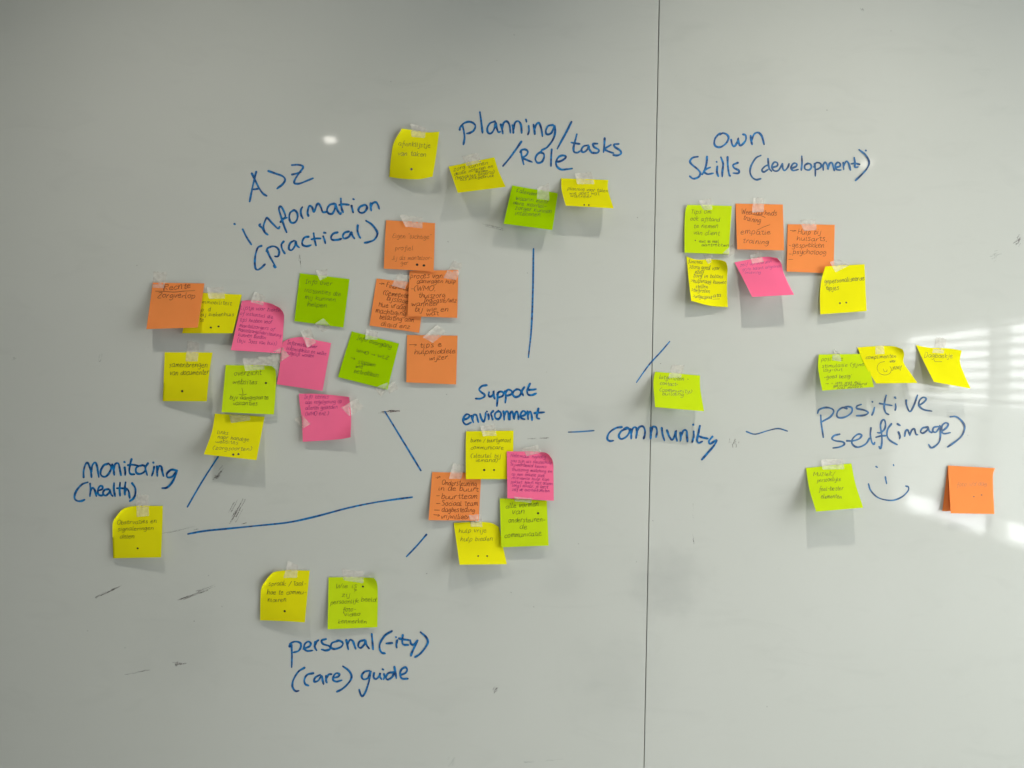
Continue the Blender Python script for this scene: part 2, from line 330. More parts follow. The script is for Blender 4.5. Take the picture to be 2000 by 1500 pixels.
C1 = (440, 300, 5.882); C3 = (880, 210, 5.556); C4 = (1320, 240, 5); C6 = (140, 860, 5.556)
D6 = (780, 630, 6.25); D8 = (490, 1080, 5.173); E1 = (1160, 640, 5.357); E2 = (1560, 640, 5); E3 = (1540, 870, 4.545)
HEAD = [
 ('A>Z', C1, MARKER, """355,210 335,290 310,400 280,550; 305,228 340,300 390,400 435,460 475,485; 305,410 340,410 390,400;
  495,200 580,230 660,260 688,300 660,350 595,403;
  765,132 830,128 885,140 890,170 850,220 800,300 795,340 850,345 930,315 1008,283; 768,240 820,228 870,212"""),
 ('information', C1, MARKER, """105,808 112,812; 200,870 245,960 300,1045; 400,812 392,828 420,850 450,900 488,932; 450,895 440,830 470,745 490,745 540,800 605,860 625,840;
  640,780 665,750 690,730 680,680 650,620 622,608 618,650 640,720 675,830 705,905; 635,785 670,750 710,735;
  790,650 745,680 735,740 755,790 800,790 830,740 825,680 790,650 760,665; 885,615 868,650 870,700 892,745;
  955,715 945,680 960,610 975,600 1000,620 1015,670 1030,650 1050,590 1075,575 1100,620 1120,670 1160,670;
  1250,575 1200,590 1170,640 1185,685 1230,690 1260,630 1265,575 1285,640 1320,695 1330,680; 1328,515 1330,580 1340,640 1355,675; 1310,590 1360,582 1420,588;
  1470,522 1480,526; 1452,600 1460,640 1470,678; 1600,590 1550,610 1530,650 1555,680 1600,670 1630,620 1610,590 1570,595;
  1670,570 1672,620 1678,655; 1672,620 1690,575 1730,558 1755,590 1768,635"""),
 ('(practical)', C1, MARKER, """415,1060 375,1080 350,1150 340,1230 345,1310 370,1335 410,1315 455,1272; 480,1110 510,1180 550,1250 580,1310 555,1290;
  475,1120 490,1085 550,1065 600,1085 620,1130 605,1180 570,1180; 670,1010 645,1045 655,1100 685,1148;
  790,1000 745,1030 730,1090 760,1110 800,1060 810,1005 820,1050 850,1080; 955,955 910,965 885,1010 890,1050 940,1065 985,1050;
  1015,915 1025,980 1042,1055; 990,985 1040,975 1095,975; 1135,908 1155,912; 1125,950 1140,990 1150,1030;
  1290,905 1240,920 1215,960 1230,990 1290,990 1335,978; 1420,895 1370,910 1350,950 1370,975 1420,955 1450,900 1460,940 1485,975;
  1522,825 1520,890 1535,940 1552,968; 1618,772 1680,810 1735,880 1748,930 1710,990 1650,1015 1600,1025"""),
 ('planning/', C3, MARKER, """130,200 145,260 152,330 140,400; 100,240 105,215 140,175 190,155 240,165 270,200 250,250 210,275 175,283; 318,50 330,130 340,210 347,275;
  480,150 430,170 400,220 405,270 440,280 475,230 490,160 500,220 520,268 540,260; 545,185 560,240 568,285; 560,240 575,170 610,150 640,190 650,275;
  670,190 680,240 682,275; 682,235 700,165 735,148 765,190 772,275; 818,130 825,155; 848,200 852,250 840,293;
  900,185 910,240 915,288; 912,240 930,185 960,168 985,230 998,312;
  1110,190 1060,200 1035,250 1045,290 1090,280 1120,220 1128,195 1135,270 1110,350 1050,430 990,462; 1313,155 1260,260 1200,370 1158,448"""),
 ('/Role', C3, MARKER, """768,370 720,440 640,550 568,635; 765,480 775,540 795,618; 755,485 770,462 810,455 840,480 820,520 785,545 830,570 885,592;
  985,480 940,510 920,560 945,600 990,590 1015,540 1010,500 975,490; 1098,455 1092,540 1090,635;
  1150,590 1200,580 1245,550 1250,530 1215,520 1170,540 1145,590 1155,640 1200,672 1260,670 1320,662"""),
 ('tasks', C3, MARKER, """1370,290 1350,370 1335,430 1340,480 1375,490 1400,475; 1310,380 1350,388 1400,395;
  1495,410 1445,420 1420,460 1440,485 1480,460 1500,415 1505,450 1530,490; 1595,392 1545,395 1560,430 1610,460 1590,492 1530,490;
  1672,335 1668,420 1660,485; 1740,405 1700,430 1670,450 1710,475 1770,495; 1825,395 1775,400 1785,430 1840,465 1850,500 1810,520 1765,515"""),
 ('own', C4, MARKER, """430,115 460,100 500,115 515,150 490,200 440,235 395,232 375,200 385,150 420,110 445,105; 540,165 550,210 570,230 600,190 610,150;
  610,160 625,220 660,200 685,160 680,120 655,112; 730,125 735,170 745,210; 740,170 765,110 805,95 840,130 862,210"""),
 ('Skills', C4, MARKER, """215,330 165,340 138,375 160,410 210,450 240,490 220,530 170,545 135,520; 305,330 300,390 285,450 258,505; 335,435 300,450 275,475 310,500 365,492;
  398,380 400,383; 405,425 402,480 415,522; 440,335 462,400 455,470 453,525; 505,335 508,420 520,500 530,518; 605,390 560,410 570,440 615,465 610,492 560,490"""),
 ('(development)', C4, MARKER2, """830,318 780,345 735,420 725,480 745,530 785,555 830,545; 900,350 905,410 915,450 935,472; 905,410 870,425 840,460 860,480 900,455;
  945,435 990,420 990,390 960,385 938,425 955,465 1000,465 1040,400; 1040,400 1045,445 1065,465 1095,430 1105,400;
  1130,445 1175,425 1180,400 1150,395 1125,435 1145,465 1195,455; 1230,325 1232,390 1225,460; 1290,395 1260,415 1262,450 1300,460 1325,430 1310,400 1285,400;
  1355,400 1362,460 1362,520; 1350,430 1370,390 1410,395 1420,425 1390,450 1365,455; 1440,460 1440,410 1460,385 1480,420 1485,455 1500,400 1525,390 1540,440 1548,465;
  1560,435 1600,425 1605,400 1580,385 1558,415 1570,455 1612,460; 1635,390 1640,455; 1640,420 1665,375 1690,400 1705,460;
  1742,340 1750,390 1750,430 1780,430; 1715,400 1750,395 1795,405; 1790,262 1850,310 1888,380 1870,440 1820,500 1755,562; 1856,270 1860,272"""),
 ('monitoring', C6, MARKER, """130,400 130,330 150,260 175,245 195,290 210,350 215,400; 213,340 225,270 255,240 275,280 285,340 295,400;
  400,250 350,270 315,330 320,380 365,395 410,350 430,290 400,255 370,265; 440,260 455,320 462,375; 455,320 470,260 505,250 520,300 535,378;
  572,235 578,240; 575,295 582,340 580,378; 650,205 635,260 625,330 640,365 680,368; 610,270 660,265 720,275;
  740,275 700,300 700,350 740,365 790,340 800,290 770,270 740,280; 828,250 800,300 820,378; 885,240 890,245; 895,290 885,340 870,385;
  925,285 928,340 930,388; 930,330 950,280 975,290 985,340 998,388; 1135,325 1080,320 1035,360 1040,400 1090,395 1130,350 1145,320 1120,400 1080,470 1030,515 980,518"""),
 ('(health)', C6, MARKER, """175,455 110,480 50,550 30,620 55,655 100,660 140,645; 200,470 205,540 198,605; 203,560 225,515 250,540 268,605;
  285,548 330,530 335,505 310,495 287,530 287,580 320,600 350,585; 400,530 355,540 340,580 370,600 410,565 415,535 425,580 445,605; 460,465 458,530 470,605;
  525,460 520,530 525,600; 490,520 540,520 600,525; 585,455 575,530 578,590; 578,560 600,530 620,560 630,625; 655,465 690,520 690,590 665,635 630,660"""),
 ('Support', D6, MARKER, """1065,765 1010,775 975,815 1000,850 1040,880 1030,910 980,930 932,928; 1095,850 1090,890 1110,905 1145,880 1150,830 1155,900 1165,930;
  1200,860 1198,940 1190,1020; 1195,880 1220,845 1265,850 1265,890 1225,910 1200,905; 1290,840 1300,910 1292,980; 1295,860 1325,820 1370,835 1370,870 1330,890 1305,890;
  1430,815 1395,840 1385,880 1420,910 1470,890 1485,840 1450,815 1425,820; 1525,790 1495,840 1512,892; 1595,745 1575,790 1560,840 1575,880 1620,885 1670,865; 1575,820 1620,820 1670,812"""),
 ('environment', D6, MARKER, """790,1185 840,1165 855,1130 820,1120 785,1160 780,1210 815,1245 875,1220; 880,1140 890,1180 905,1220; 892,1180 905,1130 940,1130 955,1180 965,1215;
  985,1115 1000,1170 1030,1210 1050,1150 1055,1100; 1068,1085 1072,1088; 1085,1120 1092,1155 1090,1185; 1145,1080 1120,1110 1130,1150 1140,1185;
  1210,1080 1170,1110 1170,1160 1210,1180 1240,1140 1235,1095 1205,1085; 1270,1085 1278,1140 1280,1188; 1278,1140 1300,1090 1325,1090 1335,1140 1338,1185;
  1350,1185 1350,1120 1375,1085 1390,1130 1400,1180 1410,1120 1435,1085 1450,1130 1455,1180; 1490,1145 1535,1125 1540,1095 1510,1080 1480,1120 1490,1165 1530,1180;
  1565,1085 1568,1140 1572,1180; 1570,1130 1595,1085 1615,1130 1620,1190; 1698,1050 1685,1110 1680,1160 1710,1175; 1650,1105 1700,1100 1770,1095"""),
 ('personal(-ity)', D8, MARKER, """410,930 415,1040 412,1155; 390,945 400,915 450,895 500,910 505,950 480,990 430,1005; 530,970 590,945 605,915 580,895 545,920 540,965 570,990 625,985;
  650,900 645,950 665,985; 648,930 665,895 685,880; 760,870 715,885 730,920 790,940 800,970 760,985 715,975; 880,890 820,910 810,955 850,970 910,950 930,910 890,885 860,892;
  965,880 975,930 985,975; 975,930 1000,880 1030,890 1045,930 1060,970; 1150,880 1100,895 1085,940 1110,960 1150,920 1160,885 1170,930 1195,965; 1222,820 1228,890 1235,975;
  1425,790 1360,830 1310,900 1300,960 1320,1005 1355,1015; 1370,915 1405,912 1430,910; 1465,850 1468,852; 1478,885 1470,930 1475,958; 1535,830 1530,890 1540,925 1590,930;
  1500,865 1550,875 1600,880; 1610,880 1620,920 1650,925 1680,885; 1685,885 1660,940 1630,1000 1618,1040; 1715,800 1770,850 1790,900 1760,960 1710,1020 1660,1052"""),
 ('(care) guide', D8, MARKER, """540,1160 480,1200 430,1280 420,1350 450,1395 485,1392; 630,1215 570,1230 540,1280 550,1325 582,1340;
  700,1230 650,1260 640,1300 680,1290 715,1240 725,1290 735,1325; 760,1240 760,1290 768,1310; 762,1270 785,1230 815,1225;
  835,1262 880,1250 895,1225 865,1215 838,1240 830,1280 865,1300 920,1285; 930,1145 990,1190 1018,1250 990,1310 930,1370 870,1402;
  1200,1190 1150,1200 1120,1240 1135,1275 1180,1265 1205,1210 1210,1195 1195,1290 1160,1400 1130,1445 1110,1430 1095,1380; 1245,1215 1240,1255 1265,1275 1300,1240 1305,1210 1305,1250 1320,1275;
  1332,1175 1340,1180; 1345,1225 1350,1250 1340,1278; 1440,1205 1390,1215 1365,1255 1385,1280 1430,1250 1450,1200; 1450,1150 1460,1200 1470,1265;
  1510,1232 1560,1215 1580,1180 1560,1155 1520,1180 1507,1230 1530,1270 1585,1270"""),
 ('community', E1, MARKER, """290,1040 230,1050 160,1100 140,1160 165,1185 205,1182; 345,1060 290,1080 260,1130 285,1165 340,1140 375,1080 350,1045 310,1060;
  385,1060 390,1110 390,1160; 390,1110 410,1050 440,1045 450,1090 440,1155; 448,1090 475,1040 515,1035 535,1080 530,1130 520,1160;
  592,1045 596,1100 594,1160; 596,1110 615,1040 650,1045 660,1090 650,1145; 710,1050 720,1120 738,1180; 765,1075 790,1140 820,1175 850,1120 858,1075 858,1130 870,1185;
  905,1100 910,1150 905,1185; 912,1130 940,1075 970,1080 975,1130 980,1190; 1040,1015 1044,1018; 1045,1085 1045,1140 1030,1195;
  1110,1025 1095,1100 1080,1170 1095,1205 1135,1190; 1085,1130 1140,1150 1190,1160; 1240,1140 1205,1185 1215,1215 1265,1185 1285,1180 1260,1230 1200,1300 1130,1380"""),
 ('positive', E2, MARKER2, """215,855 220,930 240,1070; 185,835 200,800 260,780 320,790 342,820 310,870 260,900 215,925; 470,790 430,780 385,810 372,860 400,880 460,870 515,830 520,785 480,770 440,780;
  610,750 570,765 570,790 640,805 680,830 640,855 565,860; 718,722 722,726; 740,780 730,820 715,853; 855,660 840,720 835,780 850,830 880,848; 790,740 850,750 910,760;
  940,680 948,690; 945,745 948,780 942,805; 1050,710 1055,760 1085,820 1120,770 1160,660; 1170,762 1220,730 1245,695 1215,680 1180,710 1175,760 1220,800 1300,815"""),
 ('self(image)', E2, MARKER2, """400,1040 345,1055 325,1085 360,1105 430,1115 445,1140 400,1165 335,1175; 470,1105 530,1105 590,1085 615,1050 580,1040 530,1080 520,1130 560,1165 610,1160 660,1130 690,1080;
  705,980 700,1050 715,1120 735,1138 742,1120; 785,1162 800,1180 812,1120 810,1040 798,960 812,910 835,900 848,940 838,990 800,1025 768,1025; 755,1070 800,1058 850,1055;
  905,940 870,990 862,1050 890,1100 960,1142; 965,940 990,955; 975,1020 990,1060 985,1085; 1035,1060 1045,1010 1065,1000 1085,1050; 1085,1050 1105,1000 1130,990 1145,1040 1162,1045;
  1260,970 1210,980 1190,1015 1215,1030 1255,1000 1265,975 1275,1010 1300,1025; 1360,965 1320,975 1310,1010 1340,1020 1370,980 1380,960 1385,1050 1370,1120 1320,1165 1290,1170 1270,1140;
  1400,1010 1445,975 1460,940 1430,930 1400,960 1395,1010 1420,1035 1480,1025; 1480,870 1540,870 1600,920 1622,980 1590,1060 1520,1120 1455,1165"""),
]
for txt, (x0, y0, s_), m_, d_ in HEAD:
    on_board('handwritten_heading', "blue marker handwriting reading '%s'" % txt, parse(d_, x0, y0, s_), 4.1 if m_ is MARKER else 3.7, m_)
on_board('smiley_drawing', 'blue marker smiley face with dot eyes and a wide smile', parse("778,188 790,195; 932,172 935,180; 860,280 865,310 872,340; 710,342 730,400 790,460 870,485 940,485 1010,455 1060,405 1065,370 1040,360", *E3), 3.1, MARKER2)
PX = (0, 0, 1)
for lab, d_ in (('vertical blue marker line below the planning notes', "1042,486 1041,560 1038,640 1032,698"),
                ('blue marker line slanting down to the orange support note', "752,804 785,858 822,919"),
                ('blue marker line slanting down from the yellow links note', "426,892 395,940 366,990"),
                ('long blue marker line rising from monitoring to the support notes', "367,1043 400,1037 450,1032 510,1026 565,1020 620,1008 680,992 740,980 805,971"),
                ('short blue marker line below the orange support note', "833,1044 815,1065 794,1087"),
                ('blue marker line crossing the seam above community', "1308,667 1290,688 1268,712 1243,747"),
                ('blue marker dash left of community', "1110,844 1135,843 1160,841"),
                ('wavy blue marker dash right of community', "1458,843 1475,848 1500,841 1520,837 1538,842")):
    on_board('marker_line', lab, parse(d_, *PX), 3.6 if 'dash' not in lab and 'seam' not in lab else 2.8, MARKER if 'dash' not in lab else MARKER2)

# dried marker residue and wiped traces
def scribble(cx, cy, ang, length, spread, n, wmax, material=SMUDGE, label='dark dried marker residue'):
    st = []; a = math.radians(ang); ux, uy = math.cos(a), -math.sin(a)
    Vs, Fs = [], []
    for i in range(n):
        o = random.gauss(0, spread); s = random.uniform(-.5, .3) * length; l = random.uniform(.2, .6) * length
        x = cx + ux * s - uy * o; y = cy + uy * s + ux * o
        k = 5; pts = [(x + ux * l * t / k + random.gauss(0, .35), y + uy * l * t / k + random.gauss(0, .35)) for t in range(k + 1)]
        V, F = ribbons([pts], random.uniform(.5, wmax), caps=False, vary=.45, n=2)
        V[:, 2] += i * 12; b = len(Vs); Vs += V.tolist(); Fs += [tuple(q + b for q in ff) for ff in F]
    Vs = np.array(Vs); pts = P3(Vs[:, 0], Vs[:, 1], 0.00005 + Vs[:, 2] * 8e-7)
    o = link('smudge', pts, face_front(pts, Fs), material, wb); o['label'] = label
scribble(460, 1002, 62, 50, 4.5, 16, 2.0, label='dark streaky residue above the long blue line')
scribble(425, 929, 52, 32, 3, 9, 2.4, label='dark streaky residue right of the short slanting line')
scribble(207, 1158, 26, 46, 1.6, 9, 2.2, label='dark residue streak at lower left')
scribble(375, 1163, 21, 62, 2.5, 13, 1.7, label='dark residue streak left of the yellow spraak note')
scribble(348, 1297, 3, 26, 1.8, 8, 2.0, label='small dark residue mark at lower left')
scribble(264, 1314, 12, 42, 1.0, 6, 1.2, label='faint residue mark at lower left')
scribble(756, 804, 3, 40, 1.4, 8, 2.4, ink_material('red_brown_residue', (0.07, 0.02, 0.025), (0.15, 0.06, 0.06), 200, alpha=(0.08, 0.7)), 'red brown residue at the top of the slanting line')
scribble(1430, 867, 80, 16, 5, 11, 2.0, label='small dark residue patch right of community')
scribble(968, 1347, 70, 18, 2.2, 9, 1.8, label='small dark residue mark at bottom centre')
scribble(1988, 470, 60, 22, 3, 9, 2.6, label='dark residue at the right edge of the picture')
scribble(1945, 498, 20, 24, 3.5, 10, 1.6, FAINT, 'grey residue near the right edge')
scribble(1685, 20, 120, 12, 1.2, 5, 1.6, FAINT, 'grey mark near the top right')
scribble(1355, 1060, 95, 34, .3, 3, 1.2, label='thin dark scratch line right of the seam')
scribble(1354, 1000, 92, 40, .5, 2, .8, FAINT, 'faint scratch right of the seam')
scribble(345, 1037, 12, 90, 1.5, 6, 1.0, FAINT, 'faint grey wipe streak beside the yellow observation note')
scribble(388, 1033, 14, 24, .4, 2, 1.4, label='dark streak above the long line')
scribble(470, 1024, 14, 20, .5, 3, 1.4, label='dark streak on the long line')
scribble(1045, 856, 2, 40, .6, 4, 1.3, label='thin dark streak right of the yellow buren note')
scribble(950, 440, -12, 50, 2.2, 12, 1.6, FAINT, 'faint grey trace left of the green calendar note')
scribble(585, 512, 98, 28, 2.0, 7, 1.5, FAINT, 'faint trace above the green info note')
scribble(196, 700, 70, 18, 2.2, 6, 1.5, FAINT, 'faint trace at far left')
scribble(28, 700, 10, 14, 1.2, 5, 1.5, FAINT, 'faint trace at left edge')
scribble(880, 1490, 50, 20, 6, 9, 1.2, FAINT, 'faint loops at the bottom edge')
scribble(1050, 1487, 4, 60, 1, 5, 1.0, FAINT, 'faint streak at the bottom')
dots = []
for (x, y) in ((267, 518), (763, 159), (970, 118), (1004, 68), (1245, 425), (1615, 215), (1247, 850), (407, 1124), (433, 1184), (379, 1213), (833, 1120), (872, 770), (1275, 1017), (1130, 1062),
               (1243, 1097), (998, 1157), (244, 1265), (171, 1232), (1740, 60), (1695, 725), (1042, 1185), (1498, 1380), (1890, 850), (1030, 533), (875, 472), (1290, 710)):
    r = random.uniform(.5, .95); dots.append([(x, y), (x + r, y + r * .6)])
V, F = ribbons(dots, 1.9); pts = P3(V[:, 0], V[:, 1], 0.00005 + V[:, 2] * 8e-7)
o = link('ink_speck', pts, face_front(pts, F), SMUDGE, wb); o['label'] = 'tiny dark ink specks scattered over the board'; o['kind'] = 'stuff'

# ---------------------------------------------------------------- single-stroke handwriting
GL = {
'a': (9, "7,9 4,10 1,8 0,4 2,0 5,1 7,6 7,9 7,3 8,0 9.5,1"), 'b': (8, "1,18 1,0 1,5 4,10 7,8 7,3 4,0 1,1"), 'c': (7.5, "7,8 4,10 1,7 0,3 2,0 5,0 7.5,2"),
'd': (9, "7,8 4,10 1,8 0,3 3,0 6,3 8,18 7,3 9,0"), 'e': (8, "1,5 5,6 6,8 3,10 0,6 1,1 4,0 8,2"), 'f': (6.5, "8,16 6,18 4,14 3,-6 1,-8 ; 0,8 7,9"),
'g': (9, "7,9 3,10 0,5 3,1 7,8 7,-4 4,-8 0,-6"), 'h': (9, "1,18 1,0 2,6 5,10 7,7 7,1 8.5,0"), 'i': (4, "1,10 1,1 3,0 ; 1,14 1.6,14.6"), 'j': (5, "3,10 3,-5 1,-8 -2,-6 ; 3,14 3.6,14.6"),
'k': (8.5, "1,18 1,0 ; 7,10 1,4 5,1 8,0"), 'l': (4.5, "1,18 1,2 2,0 4,1"), 'm': (12, "1,10 1,0 2,7 4,10 5,7 5,0 6,7 8,10 10,7 10,1 12,0"), 'n': (9, "1,10 1,0 2,7 5,10 7,7 7,1 8.5,0"),
'o': (8.5, "4,10 1,8 0,4 3,0 6,2 7,7 4,10 6,9 8,9"), 'p': (8.5, "1,10 0,-8 ; 1,7 4,10 7,7 6,2 3,0 1,2"), 'q': (9, "7,9 3,10 0,5 3,1 7,8 7,-8"), 'r': (6.5, "1,10 1,0 1,5 4,10 6,9"),
's': (7, "6,9 3,10 1,8 5,4 5,1 2,0 0,1"), 't': (6.5, "3,16 3,2 5,0 7,1 ; 0,10 6,10"), 'u': (9, "0,10 0,3 2,0 5,1 7,5 7,10 7,2 8.5,0"), 'v': (7, "0,10 3,0 6,10"),
'w': (11, "0,10 2,0 5,8 7,0 10,10"), 'x': (8, "0,10 7,0 ; 7,10 0,0"), 'y': (8, "0,10 1,3 4,2 7,10 6,-3 3,-8 0,-7"), 'z': (8, "0,10 6,10 0,0 7,0"),
'A': (10, "0,0 4,18 9,0 ; 1.5,6 7.5,6"), 'B': (10, "1,18 1,0 ; 1,18 7,16 6,10 1,10 8,6 7,0 1,0"), 'C': (10, "9,15 5,18 0,10 2,1 8,2"), 'D': (11, "1,18 1,0 ; 0,18 7,16 9,8 6,1 0,0"),
'E': (9, "8,17 3,18 1,14 5,10 1,8 0,3 3,0 8,2"), 'F': (9, "1,0 1,18 8,18 ; 1,9 6,10"), 'G': (11, "9,15 4,18 0,9 3,0 8,3 8,8 5,8"), 'H': (10, "1,18 1,0 ; 8,18 8,0 ; 1,9 8,9"),
'I': (6, "3,18 3,0 ; 0,18 6,18 ; 0,0 6,0"), 'J': (8, "6,18 6,2 3,0 0,3"), 'K': (10, "1,18 1,0 ; 8,18 1,8 8,0"), 'L': (9, "1,18 1,0 7,0"), 'M': (13, "0,0 1,17 6,5 11,17 11,0"),
'O': (11, "5,18 0,12 1,2 6,0 10,8 8,16 4,18"), 'P': (9, "1,18 1,0 ; 1,18 7,17 7,10 1,9"), 'R': (10, "1,18 1,0 ; 0,17 7,17 7,11 1,9 8,0"), 'S': (9, "8,16 4,18 1,14 7,7 6,1 0,1"),
'T': (9, "0,18 8,18 ; 4,18 4,0"), 'W': (14, "0,18 3,0 7,13 9,0 13,18"), 'Z': (9, "0,17 8,18 0,0 8,0"), ' ': (6, ""), '(': (6, "5,19 1,13 0,5 4,-3"), ')': (6, "0,19 4,13 4,5 0,-3"),
'/': (7, "7,18 0,-4"), '-': (8, "1,6 7,6"), '.': (4, "1,0 1.6,.6"), ',': (4, "2,1 1,-3"), "'": (3, "1,18 1,14"), '"': (6, "1,18 1,14 ; 4,18 4,14"), '?': (7, "0,15 3,18 6,14 3,9 3,5 ; 3,0 3.6,.6"),
'>': (9, "0,13 7,8 0,2"), ':': (4, "1,8 1.6,8.6 ; 1,1 1.6,1.6"), '~': (13, "0,6 11,6 ; 8,9 11.5,6 8,2"), '*': (9, "0,5 1,9 3,7 1,5 0,7 7,6")}
def text_strokes(t, x0, y0, x1, y1, xh):
    adv, parts = 0.0, []
    for ch in t:
        a, s = GL[ch]
        for st in s.split(';'):
            st = st.strip()
            if st: parts.append([(adv + float(q.split(',')[0]), float(q.split(',')[1])) for q in st.split()])
        adv += a + 1.0
    L_ = math.hypot(x1 - x0, y1 - y0); ux, uy = (x1 - x0) / L_, (y1 - y0) / L_
    kx = L_ / max(adv - 1.5, 1); ky = xh / 10
    slant = random.uniform(.08, .22); ph = random.uniform(0, 6)
    res = []
    for st in parts:
        j = random.gauss(0, .35); jy = random.gauss(0, .5); g = 1 + random.gauss(0, .09)
        q = []
        for (x, y) in st:
            y = 10 + (y - 10) * .72 if y > 10 else (y * .75 if y < 0 else y)
            X = (x + j + slant * y) * kx; Y = (y * g + jy + .5 * math.sin(x * .12 + ph)) * ky
            q.append((x0 + ux * X + uy * Y + random.gauss(0, .09), y0 + uy * X - ux * Y + random.gauss(0, .09)))
        res.append(q)
    return res

# ---------------------------------------------------------------- sticky notes
LPX = 96.0
class Edge:
    def __init__(s, pts):
        p = smooth(pts, 10) if len(pts) > 2 else np.array(pts, float)
        d = np.concatenate([[0], np.cumsum(np.hypot(*np.diff(p, axis=0).T))]); s.t = d / d[-1]; s.p = p
    def __call__(s, t): return np.stack([np.interp(t, s.t, s.p[:, 0]), np.interp(t, s.t, s.p[:, 1])], -1)
NOTES = []
def solve_h(a, ha, b, cap):
    A = P3(a[0], a[1], ha); Lm = LPX * S; best = ha
    for h in np.linspace(ha, cap, 200):
        if np.linalg.norm(P3(b[0], b[1], h) - A) <= Lm: best = h
        else: break
    return float(best)
class Note:
    def __init__(s, color, label, TL, TR, BR, BL, t=(), r=(), b=(), l=(), top=1.2, h=None, curl=None, cap=34, p=1.35, bulge=0.0):
        s.color, s.label = color, label
        s.c = [np.array(q, float) for q in (TL, TR, BR, BL)]
        s.T = Edge([TL, *t, TR]); s.R = Edge([TR, *r, BR]); s.B = Edge([BL, *b, BR]); s.L = Edge([TL, *l, BL])
        top = top / 1000; s.top = (top, top)
        if h: s.hb = (h[0] / 1000, h[1] / 1000)
        else: s.hb = (solve_h(TL, top, BL, cap / 1000), solve_h(TR, top, BR, cap / 1000))
        s.curl = curl; s.p = p; s.bulge = bulge / 1000
        s.ph = random.uniform(0, 6); NOTES.append(s)
    def px(s, u, v):
        TL, TR, BR, BL = s.c; u1, v1 = np.clip(u, 0, 1), np.clip(v, 0, 1)
        U, V = u[..., None], v[..., None]
        q = (1 - V) * s.T(u1) + V * s.B(u1) + (1 - U) * s.L(v1) + U * s.R(v1)
        return q - ((1 - U) * (1 - V) * TL + U * (1 - V) * TR + U * V * BR + (1 - U) * V * BL)
    def h(s, u, v):
        a = s.top[0] * (1 - u) + s.top[1] * u; b = s.hb[0] * (1 - u) + s.hb[1] * u
        vv = np.clip(v, 0, 1)
        r = a + (b - a) * vv ** s.p + s.bulge * np.sin(np.pi * np.clip(u, 0, 1)) * vv
        if s.curl:
            for (cu, cv, rad, hh) in s.curl:
                d = np.abs(u - cu) + np.abs(v - cv)
                r = r + hh / 1000 * np.clip(1 - d / rad, 0, 1) ** 2
        r = r + 0.00018 * np.sin(7 * u + s.ph) * np.sin(6 * v + s.ph * 2) * vv
        return r
    def inv(s, P, n=7):
        P = np.asarray(P, float); u = np.full(len(P), .5); v = np.full(len(P), .5); e = 1e-3
        for _ in range(n):
            q = s.px(u, v); du = (s.px(u + e, v) - s.px(u - e, v)) / (2 * e); dv = (s.px(u, v + e) - s.px(u, v - e)) / (2 * e)
            r = P - q; det = du[:, 0] * dv[:, 1] - du[:, 1] * dv[:, 0]; det = np.where(np.abs(det) < 1, 1, det)
            u = np.clip(u + (r[:, 0] * dv[:, 1] - r[:, 1] * dv[:, 0]) / det, -.3, 1.3)
            v = np.clip(v + (du[:, 0] * r[:, 1] - du[:, 1] * r[:, 0]) / det, -.3, 1.3)
        return u, v
    def build(s, lines=(), dots=(), extra=(), pen=None, pw=1.15, side=None):
        root = empty('sticky_note', P3(*s.c[3], 0)); tag(root, s.label, 'sticky note', 'sticky notes taped to the whiteboard')
        n = 22; g = np.linspace(0, 1, n + 1); U, V = np.meshgrid(g, g); U, V = U.ravel(), V.ravel()
        q = s.px(U, V); H = s.h(U, V)
        fr = P3(q[:, 0], q[:, 1], H); bk = P3(q[:, 0], q[:, 1], H - 0.00022)
        verts = np.vstack([fr, bk]); M = (n + 1) ** 2; F = []
        for j in range(n):
            for i in range(n):
                a = j * (n + 1) + i; F.append((a, a + n + 1, a + n + 2, a + 1)); F.append((M + a, M + a + 1, M + a + n + 2, M + a + n + 1))
        ring = [i for i in range(n)] + [j * (n + 1) + n for j in range(n)] + [n * (n + 1) + i for i in range(n, 0, -1)] + [j * (n + 1) for j in range(n, 0, -1)]
        for k in range(len(ring)):
            a, b = ring[k], ring[(k + 1) % len(ring)]; F.append((a, b, M + b, M + a))
        o = link('paper', verts, F, PAPER[s.color], root, True)
        try:
            me = o.data; me.set_sharp_from_angle(angle=math.radians(60))
        except Exception: pass
        st = []
        for ln in lines: st += text_strokes(*ln)
        for e in extra: st += parse(e, 0, 0, 1)
        if st:
            V_, F_ = ribbons(st, pw * .64, caps=False, vary=.15, n=3)
            u, v = s.inv(V_[:, :2]); ok = (u > .005) & (u < .995) & (v > .005) & (v < .995)
            q = s.px(u, v); pts = P3(q[:, 0], q[:, 1], s.h(u, v) + 0.00012 + (V_[:, 2] % 97) * 1.2e-6)
            F_ = [ff for ff in F_ if all(ok[i] for i in ff)]
            used = sorted({i for ff in F_ for i in ff}); rm = {a: i for i, a in enumerate(used)}
            F_ = [tuple(rm[i] for i in ff) for ff in F_]; pts = pts[used]
            link('handwriting', pts, face_front(pts, F_), PEN[pen or s.color], root)
        for (x, y, *rr) in dots:
            r = rr[0] if rr else 1.9; K = 12
            P_ = np.array([(x, y)] + [(x + r * math.cos(2 * math.pi * k / K) * random.uniform(.88, 1.15), y + r * .92 * math.sin(2 * math.pi * k / K) * random.uniform(.88, 1.12)) for k in range(K)])
            u, v = s.inv(P_); q = s.px(u, v); pts = P3(q[:, 0], q[:, 1], s.h(u, v) + 0.00016)
            F_ = [(0, 1 + k, 1 + (k + 1) % K) for k in range(K)]
            link('ink_dot', pts, face_front(pts, F_), DOT, root)
        return root

def T(t, x0, y0, x1, y1, xh=5.5): return (t, x0, y0, x1, y1, xh)

